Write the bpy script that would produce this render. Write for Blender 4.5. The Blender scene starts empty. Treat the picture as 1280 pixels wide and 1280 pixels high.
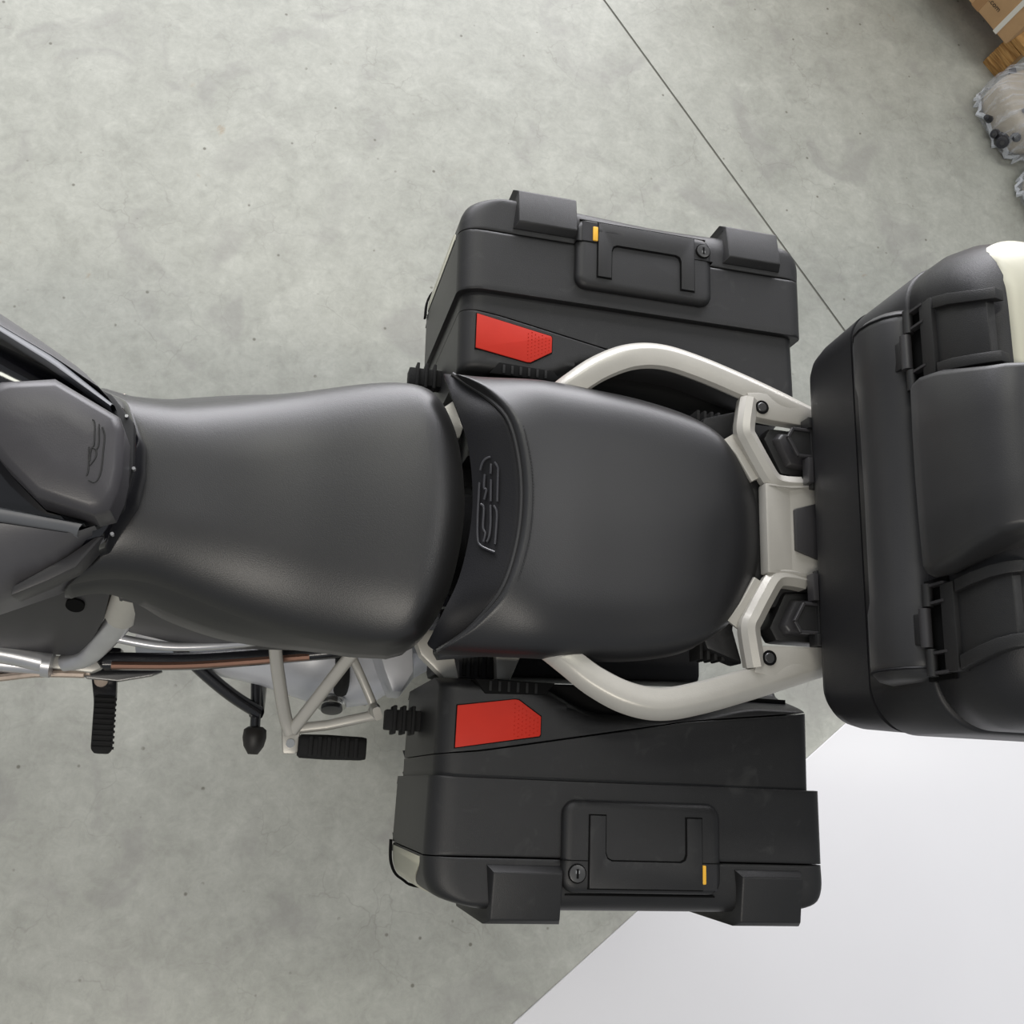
import bpy, bmesh, math, random
from mathutils import Vector, Matrix

random.seed(7)
scene = bpy.context.scene
col = scene.collection

# ------------------------------------------------------------------ camera
cam_data = bpy.data.cameras.new('camera')
cam = bpy.data.objects.new('camera', cam_data)
col.objects.link(cam)
rv = Vector((0.26150525, -0.2374245, 0.06942764))
cam.matrix_world = Matrix.Translation((0.0, -0.3726, 2.1578)) @ Matrix.Rotation(rv.length, 4, rv.normalized())
cam_data.sensor_width = 36.0
cam_data.lens = 36.0 * 1270.0 / 1280.0
cam_data.clip_start = 0.02
scene.camera = cam

# ------------------------------------------------------------------ world / lights / exposure
world = bpy.data.worlds.new('warehouse_ambient')
scene.world = world
world.use_nodes = True
bg = world.node_tree.nodes['Background']
bg.inputs['Color'].default_value = (0.86, 0.90, 0.96, 1)
bg.inputs['Strength'].default_value = 0.33


def area_light(name, loc, target, sx, sy, power, color):
    d = bpy.data.lights.new(name, 'AREA')
    d.shape = 'RECTANGLE'
    d.size, d.size_y = sx, sy
    d.energy = power
    d.color = color
    o = bpy.data.objects.new(name, d)
    col.objects.link(o)
    o.location = loc
    o.rotation_euler = (Vector(target) - Vector(loc)).to_track_quat('-Z', 'Y').to_euler()
    return o


# open loading gate on the bike's right hand side, and three rows of ceiling lamps
area_light('gate_daylight', (0.4, 7.2, 2.3), (0.2, 0, 0.9), 10.0, 3.8, 1150, (0.97, 0.96, 1.0))
area_light('ceiling_lamp_a', (-1.3, 3.1, 5.4), (-1.3, 3.1, 0), 3.2, 0.5, 70, (1.0, 0.99, 0.88))
area_light('ceiling_lamp_b', (3.5, 1.2, 5.4), (3.5, 1.2, 0), 3.2, 0.5, 45, (1.0, 0.98, 0.94))
area_light('ceiling_lamp_c', (-1.2, -2.4, 5.4), (-1.2, -2.4, 0), 3.2, 0.5, 115, (1.0, 0.94, 0.85))

scene.view_settings.view_transform = 'Standard'
scene.view_settings.look = 'None'
scene.view_settings.gamma = 1.0
scene.view_settings.use_curve_mapping = False
scene.view_settings.exposure = 0.12


# ------------------------------------------------------------------ materials
def mat(name, color, rough=0.5, metal=0.0, spec=0.5, var=0.0, var_scale=8.0, bump=0.0, bump_scale=600.0,
        coat=0.0, sheen=0.0, scuff=0.0, transmission=0.0, alpha=1.0):
    m = bpy.data.materials.new(name)
    m.use_nodes = True
    nt = m.node_tree
    b = nt.nodes['Principled BSDF']
    b.inputs['Base Color'].default_value = (*color, 1)
    b.inputs['Roughness'].default_value = rough
    b.inputs['Metallic'].default_value = metal
    b.inputs['Specular IOR Level'].default_value = spec
    b.inputs['Coat Weight'].default_value = coat
    b.inputs['Coat Roughness'].default_value = 0.05
    b.inputs['Sheen Weight'].default_value = sheen
    b.inputs['Transmission Weight'].default_value = transmission
    b.inputs['Alpha'].default_value = alpha
    tc = nt.nodes.new('ShaderNodeTexCoord')
    if var > 0:
        n = nt.nodes.new('ShaderNodeTexNoise')
        n.inputs['Scale'].default_value = var_scale
        n.inputs['Detail'].default_value = 6
        n.inputs['Roughness'].default_value = 0.65
        nt.links.new(tc.outputs['Object'], n.inputs['Vector'])
        r = nt.nodes.new('ShaderNodeValToRGB')
        r.color_ramp.elements[0].position = 0.3
        r.color_ramp.elements[1].position = 0.7
        r.color_ramp.elements[0].color = (*[c * (1 - var) for c in color], 1)
        r.color_ramp.elements[1].color = (*[min(1, c * (1 + var)) for c in color], 1)
        nt.links.new(n.outputs['Fac'], r.inputs['Fac'])
        out = r.outputs['Color']
        if scuff > 0:
            n2 = nt.nodes.new('ShaderNodeTexNoise')
            n2.inputs['Scale'].default_value = 26
            n2.inputs['Detail'].default_value = 8
            n2.inputs['Distortion'].default_value = 1.2
            nt.links.new(tc.outputs['Object'], n2.inputs['Vector'])
            r2 = nt.nodes.new('ShaderNodeValToRGB')
            r2.color_ramp.elements[0].position = 0.62
            r2.color_ramp.elements[1].position = 0.8
            r2.color_ramp.elements[0].color = (0, 0, 0, 1)
            r2.color_ramp.elements[1].color = (scuff, scuff, scuff, 1)
            nt.links.new(n2.outputs['Fac'], r2.inputs['Fac'])
            mx = nt.nodes.new('ShaderNodeMix')
            mx.data_type = 'RGBA'
            nt.links.new(r2.outputs['Color'], mx.inputs[0])
            nt.links.new(out, mx.inputs[6])
            mx.inputs[7].default_value = (0.16, 0.16, 0.155, 1)
            out = mx.outputs[2]
        nt.links.new(out, b.inputs['Base Color'])
    if bump > 0:
        n = nt.nodes.new('ShaderNodeTexNoise')
        n.inputs['Scale'].default_value = bump_scale
        n.inputs['Detail'].default_value = 2
        nt.links.new(tc.outputs['Object'], n.inputs['Vector'])
        bp = nt.nodes.new('ShaderNodeBump')
        bp.inputs['Strength'].default_value = bump
        bp.inputs['Distance'].default_value = 0.001
        nt.links.new(n.outputs['Fac'], bp.inputs['Height'])
        nt.links.new(bp.outputs['Normal'], b.inputs['Normal'])
    return m


M = {}
M['case'] = mat('black_case_plastic', (0.0125, 0.0125, 0.013), 0.46, spec=0.42, var=0.14, var_scale=9, bump=0.25, bump_scale=900, scuff=0.10)
M['case_gap'] = mat('case_joint_black', (0.004, 0.004, 0.004), 0.8, spec=0.1)
M['box'] = mat('top_case_plastic', (0.0105, 0.0105, 0.012), 0.46, spec=0.42, var=0.14, var_scale=7, bump=0.25, bump_scale=900)
M['vinyl'] = mat('seat_vinyl', (0.0065, 0.0063, 0.0065), 0.42, spec=0.75, var=0.16, var_scale=11, bump=0.22, bump_scale=700, sheen=0.06)
M['vinyl_grain'] = mat('grained_seat_vinyl', (0.0040, 0.0040, 0.0048), 0.42, spec=0.75, var=0.12, var_scale=11, bump=0.15, bump_scale=620, sheen=0.06)
M['riser'] = mat('seat_riser_vinyl', (0.006, 0.006, 0.0075), 0.5, spec=0.25, var=0.12, var_scale=14, bump=0.2, bump_scale=600)
M['pad'] = mat('backrest_pad_vinyl', (0.019, 0.019, 0.020), 0.42, spec=0.5, var=0.12, var_scale=10, bump=0.14, bump_scale=900, sheen=0.04)
M['thread'] = mat('black_thread', (0.008, 0.008, 0.009), 0.6)
M['emboss'] = mat('embossed_vinyl', (0.035, 0.035, 0.04), 0.3, spec=0.6)
M['gloss'] = mat('gloss_black_paint', (0.006, 0.006, 0.008), 0.08, spec=0.5, coat=0.6)
M['satin'] = mat('satin_grey_plastic', (0.075, 0.073, 0.078), 0.40, spec=0.5, var=0.08, var_scale=12, bump=0.1)
M['satin_dark'] = mat('satin_charcoal_plastic', (0.032, 0.031, 0.033), 0.40, spec=0.5, var=0.1, var_scale=12, bump=0.12)
M['satin_cover'] = mat('satin_tank_cover', (0.045, 0.043, 0.047), 0.38, spec=0.5, var=0.1, var_scale=12, bump=0.12)
M['strip'] = mat('brushed_grey_trim', (0.12, 0.125, 0.135), 0.45, var=0.05)
M['silver'] = mat('silver_cast_paint', (0.45, 0.435, 0.395), 0.36, metal=0.25, spec=0.5, var=0.04, var_scale=20, bump=0.12, bump_scale=500)
M['alu'] = mat('bare_aluminium', (0.56, 0.56, 0.57), 0.34, metal=0.75, var=0.08, var_scale=20)
M['alu_paint'] = mat('grey_swingarm_paint', (0.62, 0.63, 0.66), 0.36, metal=0.2, var=0.05, var_scale=12)
M['champagne'] = mat('pale_champagne_panel', (0.47, 0.46, 0.37), 0.42, metal=0.10, spec=0.4, var=0.03, var_scale=6)
M['rubber'] = mat('black_rubber', (0.010, 0.010, 0.010), 0.75, spec=0.3, var=0.2, var_scale=40, bump=0.4, bump_scale=300)
M['brownrub'] = mat('worn_rubber_tip', (0.020, 0.018, 0.016), 0.5, spec=0.4, var=0.3, var_scale=40)
M['blackmetal'] = mat('black_enamel_metal', (0.010, 0.010, 0.012), 0.24, spec=0.6)
M['rail_sheen'] = mat('brown_rail_reflection', (0.22, 0.12, 0.085), 0.3, metal=0.7, var=0.1)  # colour of the brown reflection along the black frame rail
M['hose'] = mat('braided_hose', (0.45, 0.37, 0.31), 0.35, metal=0.6, var=0.15, var_scale=60)
M['red'] = mat('red_reflector', (0.47, 0.020, 0.008), 0.5, spec=0.25, var=0.05, var_scale=20)
M['yellow'] = mat('yellow_tab', (0.78, 0.42, 0.03), 0.4)
M['lock'] = mat('lock_cylinder_metal', (0.07, 0.07, 0.07), 0.3, metal=0.4)
M['chrome'] = mat('bolt_steel', (0.55, 0.55, 0.53), 0.22, metal=0.9)
M['print'] = mat('dark_print', (0.012, 0.012, 0.012), 0.5)
M['sheet'] = mat('white_backdrop_board', (0.70, 0.70, 0.715), 0.32, spec=0.5, var=0.01, var_scale=3)
M['card'] = mat('brown_cardboard', (0.52, 0.33, 0.175), 0.8, spec=0.2, var=0.08, var_scale=14, bump=0.1, bump_scale=200)
M['strap'] = mat('white_strapping', (0.70, 0.68, 0.62), 0.4)
M['tape'] = mat('brown_packing_tape', (0.36, 0.20, 0.09), 0.25)
M['ink'] = mat('brown_black_ink', (0.05, 0.035, 0.025), 0.7)
M['core'] = mat('beige_wrapped_part', (0.42, 0.37, 0.29), 0.5, var=0.12, var_scale=8)
M['fitting'] = mat('dark_fitting', (0.018, 0.019, 0.024), 0.5)


def wood_mat():
    m = bpy.data.materials.new('pallet_wood')
    m.use_nodes = True
    nt = m.node_tree
    b = nt.nodes['Principled BSDF']
    tc = nt.nodes.new('ShaderNodeTexCoord')
    mp = nt.nodes.new('ShaderNodeMapping')
    mp.inputs['Scale'].default_value = (6, 6, 60)
    n = nt.nodes.new('ShaderNodeTexNoise')
    n.inputs['Scale'].default_value = 3
    n.inputs['Detail'].default_value = 5
    r = nt.nodes.new('ShaderNodeValToRGB')
    r.color_ramp.elements[0].position = 0.35
    r.color_ramp.elements[1].position = 0.65
    r.color_ramp.elements[0].color = (0.27, 0.13, 0.035, 1)
    r.color_ramp.elements[1].color = (0.58, 0.34, 0.12, 1)
    nt.links.new(tc.outputs['Object'], mp.inputs['Vector'])
    nt.links.new(mp.outputs['Vector'], n.inputs['Vector'])
    nt.links.new(n.outputs['Fac'], r.inputs['Fac'])
    nt.links.new(r.outputs['Color'], b.inputs['Base Color'])
    b.inputs['Roughness'].default_value = 0.7
    return m


M['wood'] = wood_mat()


def wrap_mat():
    m = bpy.data.materials.new('clear_stretch_film')
    m.use_nodes = True
    nt = m.node_tree
    nt.nodes.clear()
    out = nt.nodes.new('ShaderNodeOutputMaterial')
    mix = nt.nodes.new('ShaderNodeMixShader')
    tr = nt.nodes.new('ShaderNodeBsdfTransparent')
    pr = nt.nodes.new('ShaderNodeBsdfPrincipled')
    pr.inputs['Base Color'].default_value = (0.72, 0.75, 0.82, 1)
    pr.inputs['Roughness'].default_value = 0.22
    tc = nt.nodes.new('ShaderNodeTexCoord')
    mp = nt.nodes.new('ShaderNodeMapping')
    mp.inputs['Rotation'].default_value = (0.4, 0.3, 0.8)
    mp.inputs['Scale'].default_value = (5, 60, 10)
    n = nt.nodes.new('ShaderNodeTexNoise')
    n.inputs['Scale'].default_value = 1.6
    n.inputs['Detail'].default_value = 6
    n.inputs['Distortion'].default_value = 0.5
    r = nt.nodes.new('ShaderNodeValToRGB')
    r.color_ramp.elements[0].position = 0.45
    r.color_ramp.elements[1].position = 0.78
    r.color_ramp.elements[0].color = (0.14, 0.14, 0.14, 1)
    r.color_ramp.elements[1].color = (0.55, 0.55, 0.55, 1)
    bp = nt.nodes.new('ShaderNodeBump')
    bp.inputs['Strength'].default_value = 0.8
    bp.inputs['Distance'].default_value = 0.01
    nt.links.new(tc.outputs['Object'], mp.inputs['Vector'])
    nt.links.new(mp.outputs['Vector'], n.inputs['Vector'])
    nt.links.new(n.outputs['Fac'], r.inputs['Fac'])
    nt.links.new(n.outputs['Fac'], bp.inputs['Height'])
    nt.links.new(bp.outputs['Normal'], pr.inputs['Normal'])
    nt.links.new(r.outputs['Color'], mix.inputs['Fac'])
    nt.links.new(tr.outputs[0], mix.inputs[1])
    nt.links.new(pr.outputs[0], mix.inputs[2])
    nt.links.new(mix.outputs[0], out.inputs['Surface'])
    return m


M['film'] = wrap_mat()


M['film_fold'] = mat('folded_clear_film', (0.72, 0.75, 0.80), 0.12, spec=0.8, alpha=0.55)


def concrete_mat():
    m = bpy.data.materials.new('polished_concrete')
    m.use_nodes = True
    nt = m.node_tree
    L = nt.links
    b = nt.nodes['Principled BSDF']
    tc = nt.nodes.new('ShaderNodeTexCoord')

    def noise(scale, detail=6, rough=0.6, dist=0.0):
        n = nt.nodes.new('ShaderNodeTexNoise')
        n.inputs['Scale'].default_value = scale
        n.inputs['Detail'].default_value = detail
        n.inputs['Roughness'].default_value = rough
        n.inputs['Distortion'].default_value = dist
        L.new(tc.outputs['Object'], n.inputs['Vector'])
        return n

    def ramp(src, p0, p1, c0, c1):
        r = nt.nodes.new('ShaderNodeValToRGB')
        r.color_ramp.elements[0].position = p0
        r.color_ramp.elements[1].position = p1
        r.color_ramp.elements[0].color = (*c0, 1)
        r.color_ramp.elements[1].color = (*c1, 1)
        L.new(src, r.inputs['Fac'])
        return r.outputs['Color']

    def mix(fac, a, bcol, blend='MIX'):
        x = nt.nodes.new('ShaderNodeMix')
        x.data_type = 'RGBA'
        x.blend_type = blend
        for sock, v in ((x.inputs[0], fac), (x.inputs[6], a), (x.inputs[7], bcol)):
            if isinstance(v, (int, float)):
                sock.default_value = v
            elif isinstance(v, tuple):
                sock.default_value = (*v, 1)
            else:
                L.new(v, sock)
        return x.outputs[2]

    base = ramp(noise(2.0, 10, 0.7, 0.6).outputs['Fac'], 0.30, 0.72, (0.362, 0.369, 0.338), (0.458, 0.466, 0.430))
    med = ramp(noise(11, 8, 0.7, 0.4).outputs['Fac'], 0.3, 0.7, (0.85, 0.85, 0.835), (1.07, 1.07, 1.06))
    c = mix(1.0, base, med, 'MULTIPLY')
    fine = ramp(noise(75, 5, 0.7).outputs['Fac'], 0.3, 0.75, (0.93, 0.93, 0.93), (1.05, 1.05, 1.05))
    c = mix(1.0, c, fine, 'MULTIPLY')
    blot = ramp(noise(30, 6, 0.75, 0.8).outputs['Fac'], 0.32, 0.68, (0.88, 0.88, 0.87), (1.07, 1.07, 1.06))
    c = mix(1.0, c, blot, 'MULTIPLY')
    # greyish damp patches
    patch = ramp(noise(5.0, 4, 0.5, 1.0).outputs['Fac'], 0.56, 0.66, (0, 0, 0), (0.45, 0.45, 0.45))
    c = mix(patch, c, (0.27, 0.265, 0.25))
    # hairline crazing
    wob = noise(6, 4, 0.6)
    add = nt.nodes.new('ShaderNodeVectorMath')
    add.operation = 'MULTIPLY_ADD'
    L.new(wob.outputs['Color'], add.inputs[0])
    add.inputs[1].default_value = (0.16, 0.16, 0.16)
    L.new(tc.outputs['Object'], add.inputs[2])
    v = nt.nodes.new('ShaderNodeTexVoronoi')
    v.feature = 'DISTANCE_TO_EDGE'
    v.inputs['Scale'].default_value = 7.5
    L.new(add.outputs[0], v.inputs['Vector'])
    craze = ramp(v.outputs['Distance'], 0.0, 0.016, (0.30, 0.30, 0.30), (0, 0, 0))
    gate = ramp(noise(4.3, 3).outputs['Fac'], 0.46, 0.62, (0, 0, 0), (1, 1, 1))
    craze = mix(1.0, craze, gate, 'MULTIPLY')
    c = mix(craze, c, (0.17, 0.165, 0.145))
    # grit specks
    v2 = nt.nodes.new('ShaderNodeTexVoronoi')
    v2.inputs['Scale'].default_value = 22
    L.new(tc.outputs['Object'], v2.inputs['Vector'])
    speck = ramp(v2.outputs['Distance'], 0.05, 0.10, (0.85, 0.85, 0.85), (0, 0, 0))
    gate2 = ramp(noise(17, 2).outputs['Fac'], 0.50, 0.57, (0, 0, 0), (1, 1, 1))
    speck = mix(1.0, speck, gate2, 'MULTIPLY')
    c = mix(speck, c, (0.13, 0.125, 0.10))
    # rusty marks
    rust = ramp(noise(3.1, 7, 0.7, 2.0).outputs['Fac'], 0.66, 0.74, (0, 0, 0), (0.5, 0.5, 0.5))
    c = mix(rust, c, (0.30, 0.20, 0.10))
    L.new(c, b.inputs['Base Color'])
    rr = ramp(noise(3, 5).outputs['Fac'], 0.3, 0.7, (0.36, 0.36, 0.36), (0.5, 0.5, 0.5))
    L.new(rr, b.inputs['Roughness'])
    b.inputs['Specular IOR Level'].default_value = 0.4
    bp = nt.nodes.new('ShaderNodeBump')
    bp.inputs['Strength'].default_value = 0.06
    bp.inputs['Distance'].default_value = 0.002
    L.new(noise(90, 4).outputs['Fac'], bp.inputs['Height'])
    L.new(bp.outputs['Normal'], b.inputs['Normal'])
    return m


M['concrete'] = concrete_mat()
M['joint'] = mat('joint_filler', (0.13, 0.125, 0.11), 0.9)


# ------------------------------------------------------------------ mesh helpers
def empty(name, loc, label, cat, group=None):
    o = bpy.data.objects.new(name, None)
    col.objects.link(o)
    o.location = loc
    o.empty_display_size = 0.1
    o['label'] = label
    o['category'] = cat
    if group:
        o['group'] = group
    return o


def attach(o, parent):
    if parent is not None:
        o.parent = parent
        if parent.type == 'EMPTY':
            o.matrix_parent_inverse = Matrix.Translation(parent.location).inverted()


def mesh(name, verts, faces, m, parent=None, smooth=38, bevel=0.0, seg=2, merge=True):
    bm = bmesh.new()
    vs = [bm.verts.new(v) for v in verts]
    for f in faces:
        try:
            bm.faces.new([vs[i] for i in f])
        except ValueError:
            pass
    if merge:
        bmesh.ops.remove_doubles(bm, verts=bm.verts, dist=1e-5)
    bmesh.ops.recalc_face_normals(bm, faces=bm.faces)
    if bevel > 0:
        es = [e for e in bm.edges if len(e.link_faces) == 2 and e.calc_face_angle(0) > math.radians(25)]
        bmesh.ops.bevel(bm, geom=es, offset=bevel, segments=seg, profile=0.6, affect='EDGES', clamp_overlap=True)
    me = bpy.data.meshes.new(name)
    bm.to_mesh(me)
    bm.free()
    for p in me.polygons:
        p.use_smooth = True
    me.set_sharp_from_angle(angle=math.radians(smooth))
    me.materials.append(M[m])
    o = bpy.data.objects.new(name, me)
    col.objects.link(o)
    attach(o, parent)
    return o


class Geo:
    """collects shapes for one mesh"""
    def __init__(self, s=1):
        self.v, self.f, self.s = [], [], s

    def add(self, verts, faces):
        n = len(self.v)
        self.v += [(p[0], p[1] * self.s, p[2]) for p in verts]
        self.f += [tuple(i + n for i in f) for f in faces]
        return self

    def box(self, x0, x1, y0, y1, z0, z1):
        return self.hexa([(x0, y0), (x1, y0), (x1, y1), (x0, y1)], z0, z1)

    def hexa(self, poly, z0, z1):
        return self.prism(poly, z0, z1)

    def prism(self, poly, z0, z1, top=None, f=lambda a, b, c: (a, b, c)):
        n = len(poly)
        top = top or poly
        zz = z1 if callable(z1) else (lambda a, b: z1)
        vs = [f(a, b, z0) for a, b in poly] + [f(a, b, zz(a, b)) for a, b in top]
        fs = [tuple(range(n)), tuple(range(n, 2 * n))] + [(i, (i + 1) % n, n + (i + 1) % n, n + i) for i in range(n)]
        return self.add(vs, fs)

    def loft(self, rings, closed=True, cap=True):
        n = len(rings[0])
        vs = [p for r in rings for p in r]
        fs = []
        for k in range(len(rings) - 1):
            for i in range(n if closed else n - 1):
                j = (i + 1) % n
                fs.append((k * n + i, k * n + j, (k + 1) * n + j, (k + 1) * n + i))
        if cap:
            fs.append(tuple(range(n)))
            fs.append(tuple(range((len(rings) - 1) * n, len(rings) * n)))
        return self.add(vs, fs)

    def sweep(self, path, prof, up=(0, 0, 1), scale=None, cap=True):
        path = [Vector(p) for p in path]
        rings = []
        for i, p in enumerate(path):
            t = (path[min(i + 1, len(path) - 1)] - path[max(i - 1, 0)]).normalized()
            side = t.cross(Vector(up))
            if side.length < 1e-4:
                side = t.cross(Vector((1, 0, 0)))
            side.normalize()
            u = side.cross(t)
            k = scale[i] if scale else 1.0
            rings.append([tuple(p + side * a * k + u * b * k) for a, b in prof])
        return self.loft(rings, True, cap)

    def tube(self, path, r, n=10, up=(0, 0, 1)):
        return self.sweep(path, circ(r, n), up)

    def cyl(self, c, axis, r, h, n=20, r2=None):
        c, a = Vector(c), Vector(axis).normalized()
        r2 = r if r2 is None else r2
        up = (0, 0, 1) if abs(a.z) < 0.9 else (1, 0, 0)
        rings = []
        side = a.cross(Vector(up)).normalized()
        u = side.cross(a)
        for k, rr in ((0, r), (1, r2)):
            p = c + a * h * k
            rings.append([tuple(p + side * rr * math.cos(2 * math.pi * i / n) + u * rr * math.sin(2 * math.pi * i / n)) for i in range(n)])
        return self.loft(rings)

    def build(self, name, m, parent=None, **kw):
        return mesh(name, self.v, self.f, m, parent, **kw)


class Shift(Geo):
    """Geo whose points are moved towards the bike's centre plane"""
    def __init__(self, s, d):
        super().__init__(s)
        self.d = d

    def add(self, verts, faces):
        return super().add([(p[0], p[1] - self.d, p[2]) for p in verts], faces)


def circ(r, n=10, rb=None):
    rb = rb or r
    return [(r * math.cos(2 * math.pi * i / n), rb * math.sin(2 * math.pi * i / n)) for i in range(n)]


def rrect(w, h, r, k=4):
    """rounded rectangle profile centred on 0"""
    out = []
    for cx, cy, a0 in ((w / 2 - r, h / 2 - r, 0), (-w / 2 + r, h / 2 - r, 90), (-w / 2 + r, -h / 2 + r, 180), (w / 2 - r, -h / 2 + r, 270)):
        for i in range(k + 1):
            a = math.radians(a0 + 90 * i / k)
            out.append((cx + r * math.cos(a), cy + r * math.sin(a)))
    return out


def spline(pts, n=8):
    """Catmull-Rom through the points"""
    P = [Vector(p) for p in pts]
    out = []
    for i in range(len(P) - 1):
        p0, p1, p2, p3 = P[max(i - 1, 0)], P[i], P[i + 1], P[min(i + 2, len(P) - 1)]
        for k in range(n):
            t = k / n
            out.append(tuple(0.5 * ((2 * p1) + (p2 - p0) * t + (2 * p0 - 5 * p1 + 4 * p2 - p3) * t * t + (3 * p1 - p0 - 3 * p2 + p3) * t ** 3)))
    out.append(tuple(P[-1]))
    return out


def resample(pts, ts):
    P = [Vector(p) for p in pts]
    d = [0]
    for i in range(1, len(P)):
        d.append(d[-1] + (P[i] - P[i - 1]).length)
    out = []
    for t in ts:
        s = t * d[-1]
        i = 1
        while i < len(d) - 1 and d[i] < s:
            i += 1
        w = (s - d[i - 1]) / max(1e-9, d[i] - d[i - 1])
        out.append(P[i - 1].lerp(P[i], min(1, max(0, w))))
    return out


def smooth01(t):
    t = min(1, max(0, t))
    return t * t * (3 - 2 * t)


def pad(front, rear, left, right, zf, rf, rr, rl, rg, skirt, n=24, m=24, H=None, s=1, emax=1.0):
    """cushion / shell patch: four boundary curves in plan (front & rear run left->right,
    left & right run front->rear), crown height zf(x,y), rounding radii per edge, skirt rings (outset, z or dz)."""
    ts = [0.5 - 0.5 * math.cos(math.pi * i / n) for i in range(n + 1)]
    us = [0.5 - 0.5 * math.cos(math.pi * i / m) for i in range(m + 1)]
    to2 = lambda c: [Vector((p[0], p[1], 0)) for p in c]
    F, R_ = resample(to2(front), ts), resample(to2(rear), ts)
    L_, G = resample(to2(left), us), resample(to2(right), us)
    grid = []
    for i, u in enumerate(us):
        row = []
        for j, t in enumerate(ts):
            p = (F[j] * (1 - u) + R_[j] * u) + (L_[i] * (1 - t) + G[i] * t) - (
                F[0] * (1 - u) * (1 - t) + F[-1] * (1 - u) * t + R_[0] * u * (1 - t) + R_[-1] * u * t)
            row.append(p)
        grid.append(row)
    vs, fs = [], []
    for i in range(m + 1):
        for j in range(n + 1):
            p = grid[i][j]
            df, dr = (p - grid[0][j]).length, (p - grid[m][j]).length
            dl, dg = (p - grid[i][0]).length, (p - grid[i][n]).length
            a = max(0, 1 - df / rf, 1 - dr / rr)
            b = max(0, 1 - dl / rl, 1 - dg / rg)
            Hf, Hr, Hl, Hg = H if isinstance(H, tuple) else (H,) * 4
            Ha = Hf if df / rf < dr / rr else Hr
            Hb = Hl if dl / rl < dg / rg else Hg
            fa = 1 - math.sqrt(max(0, 1 - (a * emax) ** 2))
            fb = 1 - math.sqrt(max(0, 1 - (b * emax) ** 2))
            vs.append((p.x, p.y, zf(p.x, p.y) - math.hypot(Ha * fa, Hb * fb)))
    W = n + 1
    for i in range(m):
        for j in range(n):
            fs.append((i * W + j, i * W + j + 1, (i + 1) * W + j + 1, (i + 1) * W + j))
    loop = [j for j in range(n + 1)] + [i * W + n for i in range(1, m + 1)] + [m * W + j for j in range(n - 1, -1, -1)] + [i * W for i in range(m - 1, 0, -1)]
    pts = [Vector(vs[k]) for k in loop]
    N = len(pts)
    cen = sum(pts, Vector()) / N
    nor = []
    for i in range(N):
        t = pts[(i + 1) % N] - pts[i - 1]
        q = Vector((t.y, -t.x, 0))
        q.normalize()
        nor.append(q)
    area = sum(pts[i].x * pts[(i + 1) % N].y - pts[(i + 1) % N].x * pts[i].y for i in range(N))
    if area < 0:
        nor = [-q for q in nor]
    prev = loop
    for out, z, absolute in skirt:
        base = len(vs)
        for i in range(N):
            o = out(pts[i].x, pts[i].y) if callable(out) else out
            dz = z(pts[i].x, pts[i].y) if callable(z) else z
            zz = dz if absolute else pts[i].z + dz
            vs.append((pts[i].x + nor[i].x * o, pts[i].y + nor[i].y * o, zz))
        cur = list(range(base, base + N))
        for i in range(N):
            k = (i + 1) % N
            fs.append((prev[i], prev[k], cur[k], cur[i]))
        prev = cur
    fs.append(tuple(prev))
    return Geo(s).add(vs, fs)


# ------------------------------------------------------------------ setting: concrete floor, two slabs with a saw-cut joint
fl = Geo().box(-6, 7, -6, 7, -0.12, -0.05).build('floor', 'joint', None)
fl['kind'] = 'structure'
J0, J1 = Vector((0.713, 1.68)), Vector((1.383, 0.817))
jd = (J1 - J0).normalized()
jn = Vector((jd.y, -jd.x))
if jn.x < 0:
    jn = -jn
a0, a1 = J0 - jd * 6.2, J1 + jd * 8
g = 0.003
far = 9
sl = Geo().prism([tuple(a0 - jn * g), tuple(a1 - jn * g), tuple(a1 - jn * far), tuple(a0 - jn * far)], -0.05, 0.0).build('slab', 'concrete', fl)
sl = Geo().prism([tuple(a0 + jn * g), tuple(a1 + jn * g), tuple(a1 + jn * far), tuple(a0 + jn * far)], -0.05, 0.0).build('slab', 'concrete', fl)
Geo().prism([tuple(a0 - jn * .01), tuple(a1 - jn * .01), tuple(a1 + jn * .01), tuple(a0 + jn * .01)], -0.05, -0.0015).build('joint_filler', 'joint', fl)

# white board on the floor behind the bike
e0, e1 = Vector((0.554, -0.822)), Vector((1.317, -0.204))
ed = (e1 - e0).normalized()
en = Vector((ed.y, -ed.x))
q0, q1 = e0 - ed * 0.5, e1 + ed * 0.75
bd = Geo().prism([tuple(q0), tuple(q1), tuple(q1 + en * 2.6), tuple(q0 + en * 2.6)], 0.0005, 0.008).build('backdrop_board', 'sheet', None, bevel=0.002)
bd['label'] = 'large smooth white board lying flat on the concrete floor'
bd['category'] = 'board'
bd['kind'] = 'thing'

# ------------------------------------------------------------------ motorcycle
bike = empty('motorcycle', (0.2, 0, 0), 'black and silver touring motorcycle with a two-piece black seat', 'motorcycle')


def mirror(pts):
    return [(x, -y) for x, y in reversed(pts)]


# rider seat -------------------------------------------------------
w_top = [(-.258, .138), (-.232, .131), (-.205, .126), (-.16, .126), (-.11, .138), (-.037, .160), (.04, .180), (.115, .192), (.17, .192)]
rear_half = [(.17, .192), (.205, .178), (.232, .132), (.247, .075), (.254, .0)]
front_half = [(-.258, .138), (-.228, .108), (-.206, .070), (-.193, .027), (-.191, .0)]
sm = lambda c, n=6: [tuple(p[:2]) for p in spline([(a, b, 0) for a, b in c], n)]
right = sm(w_top)
left = [(x, -y) for x, y in right]
fr = sm([(x, -y) for x, y in front_half] + front_half[-2::-1])
re = sm([(x, -y) for x, y in rear_half] + rear_half[-2::-1])


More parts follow.
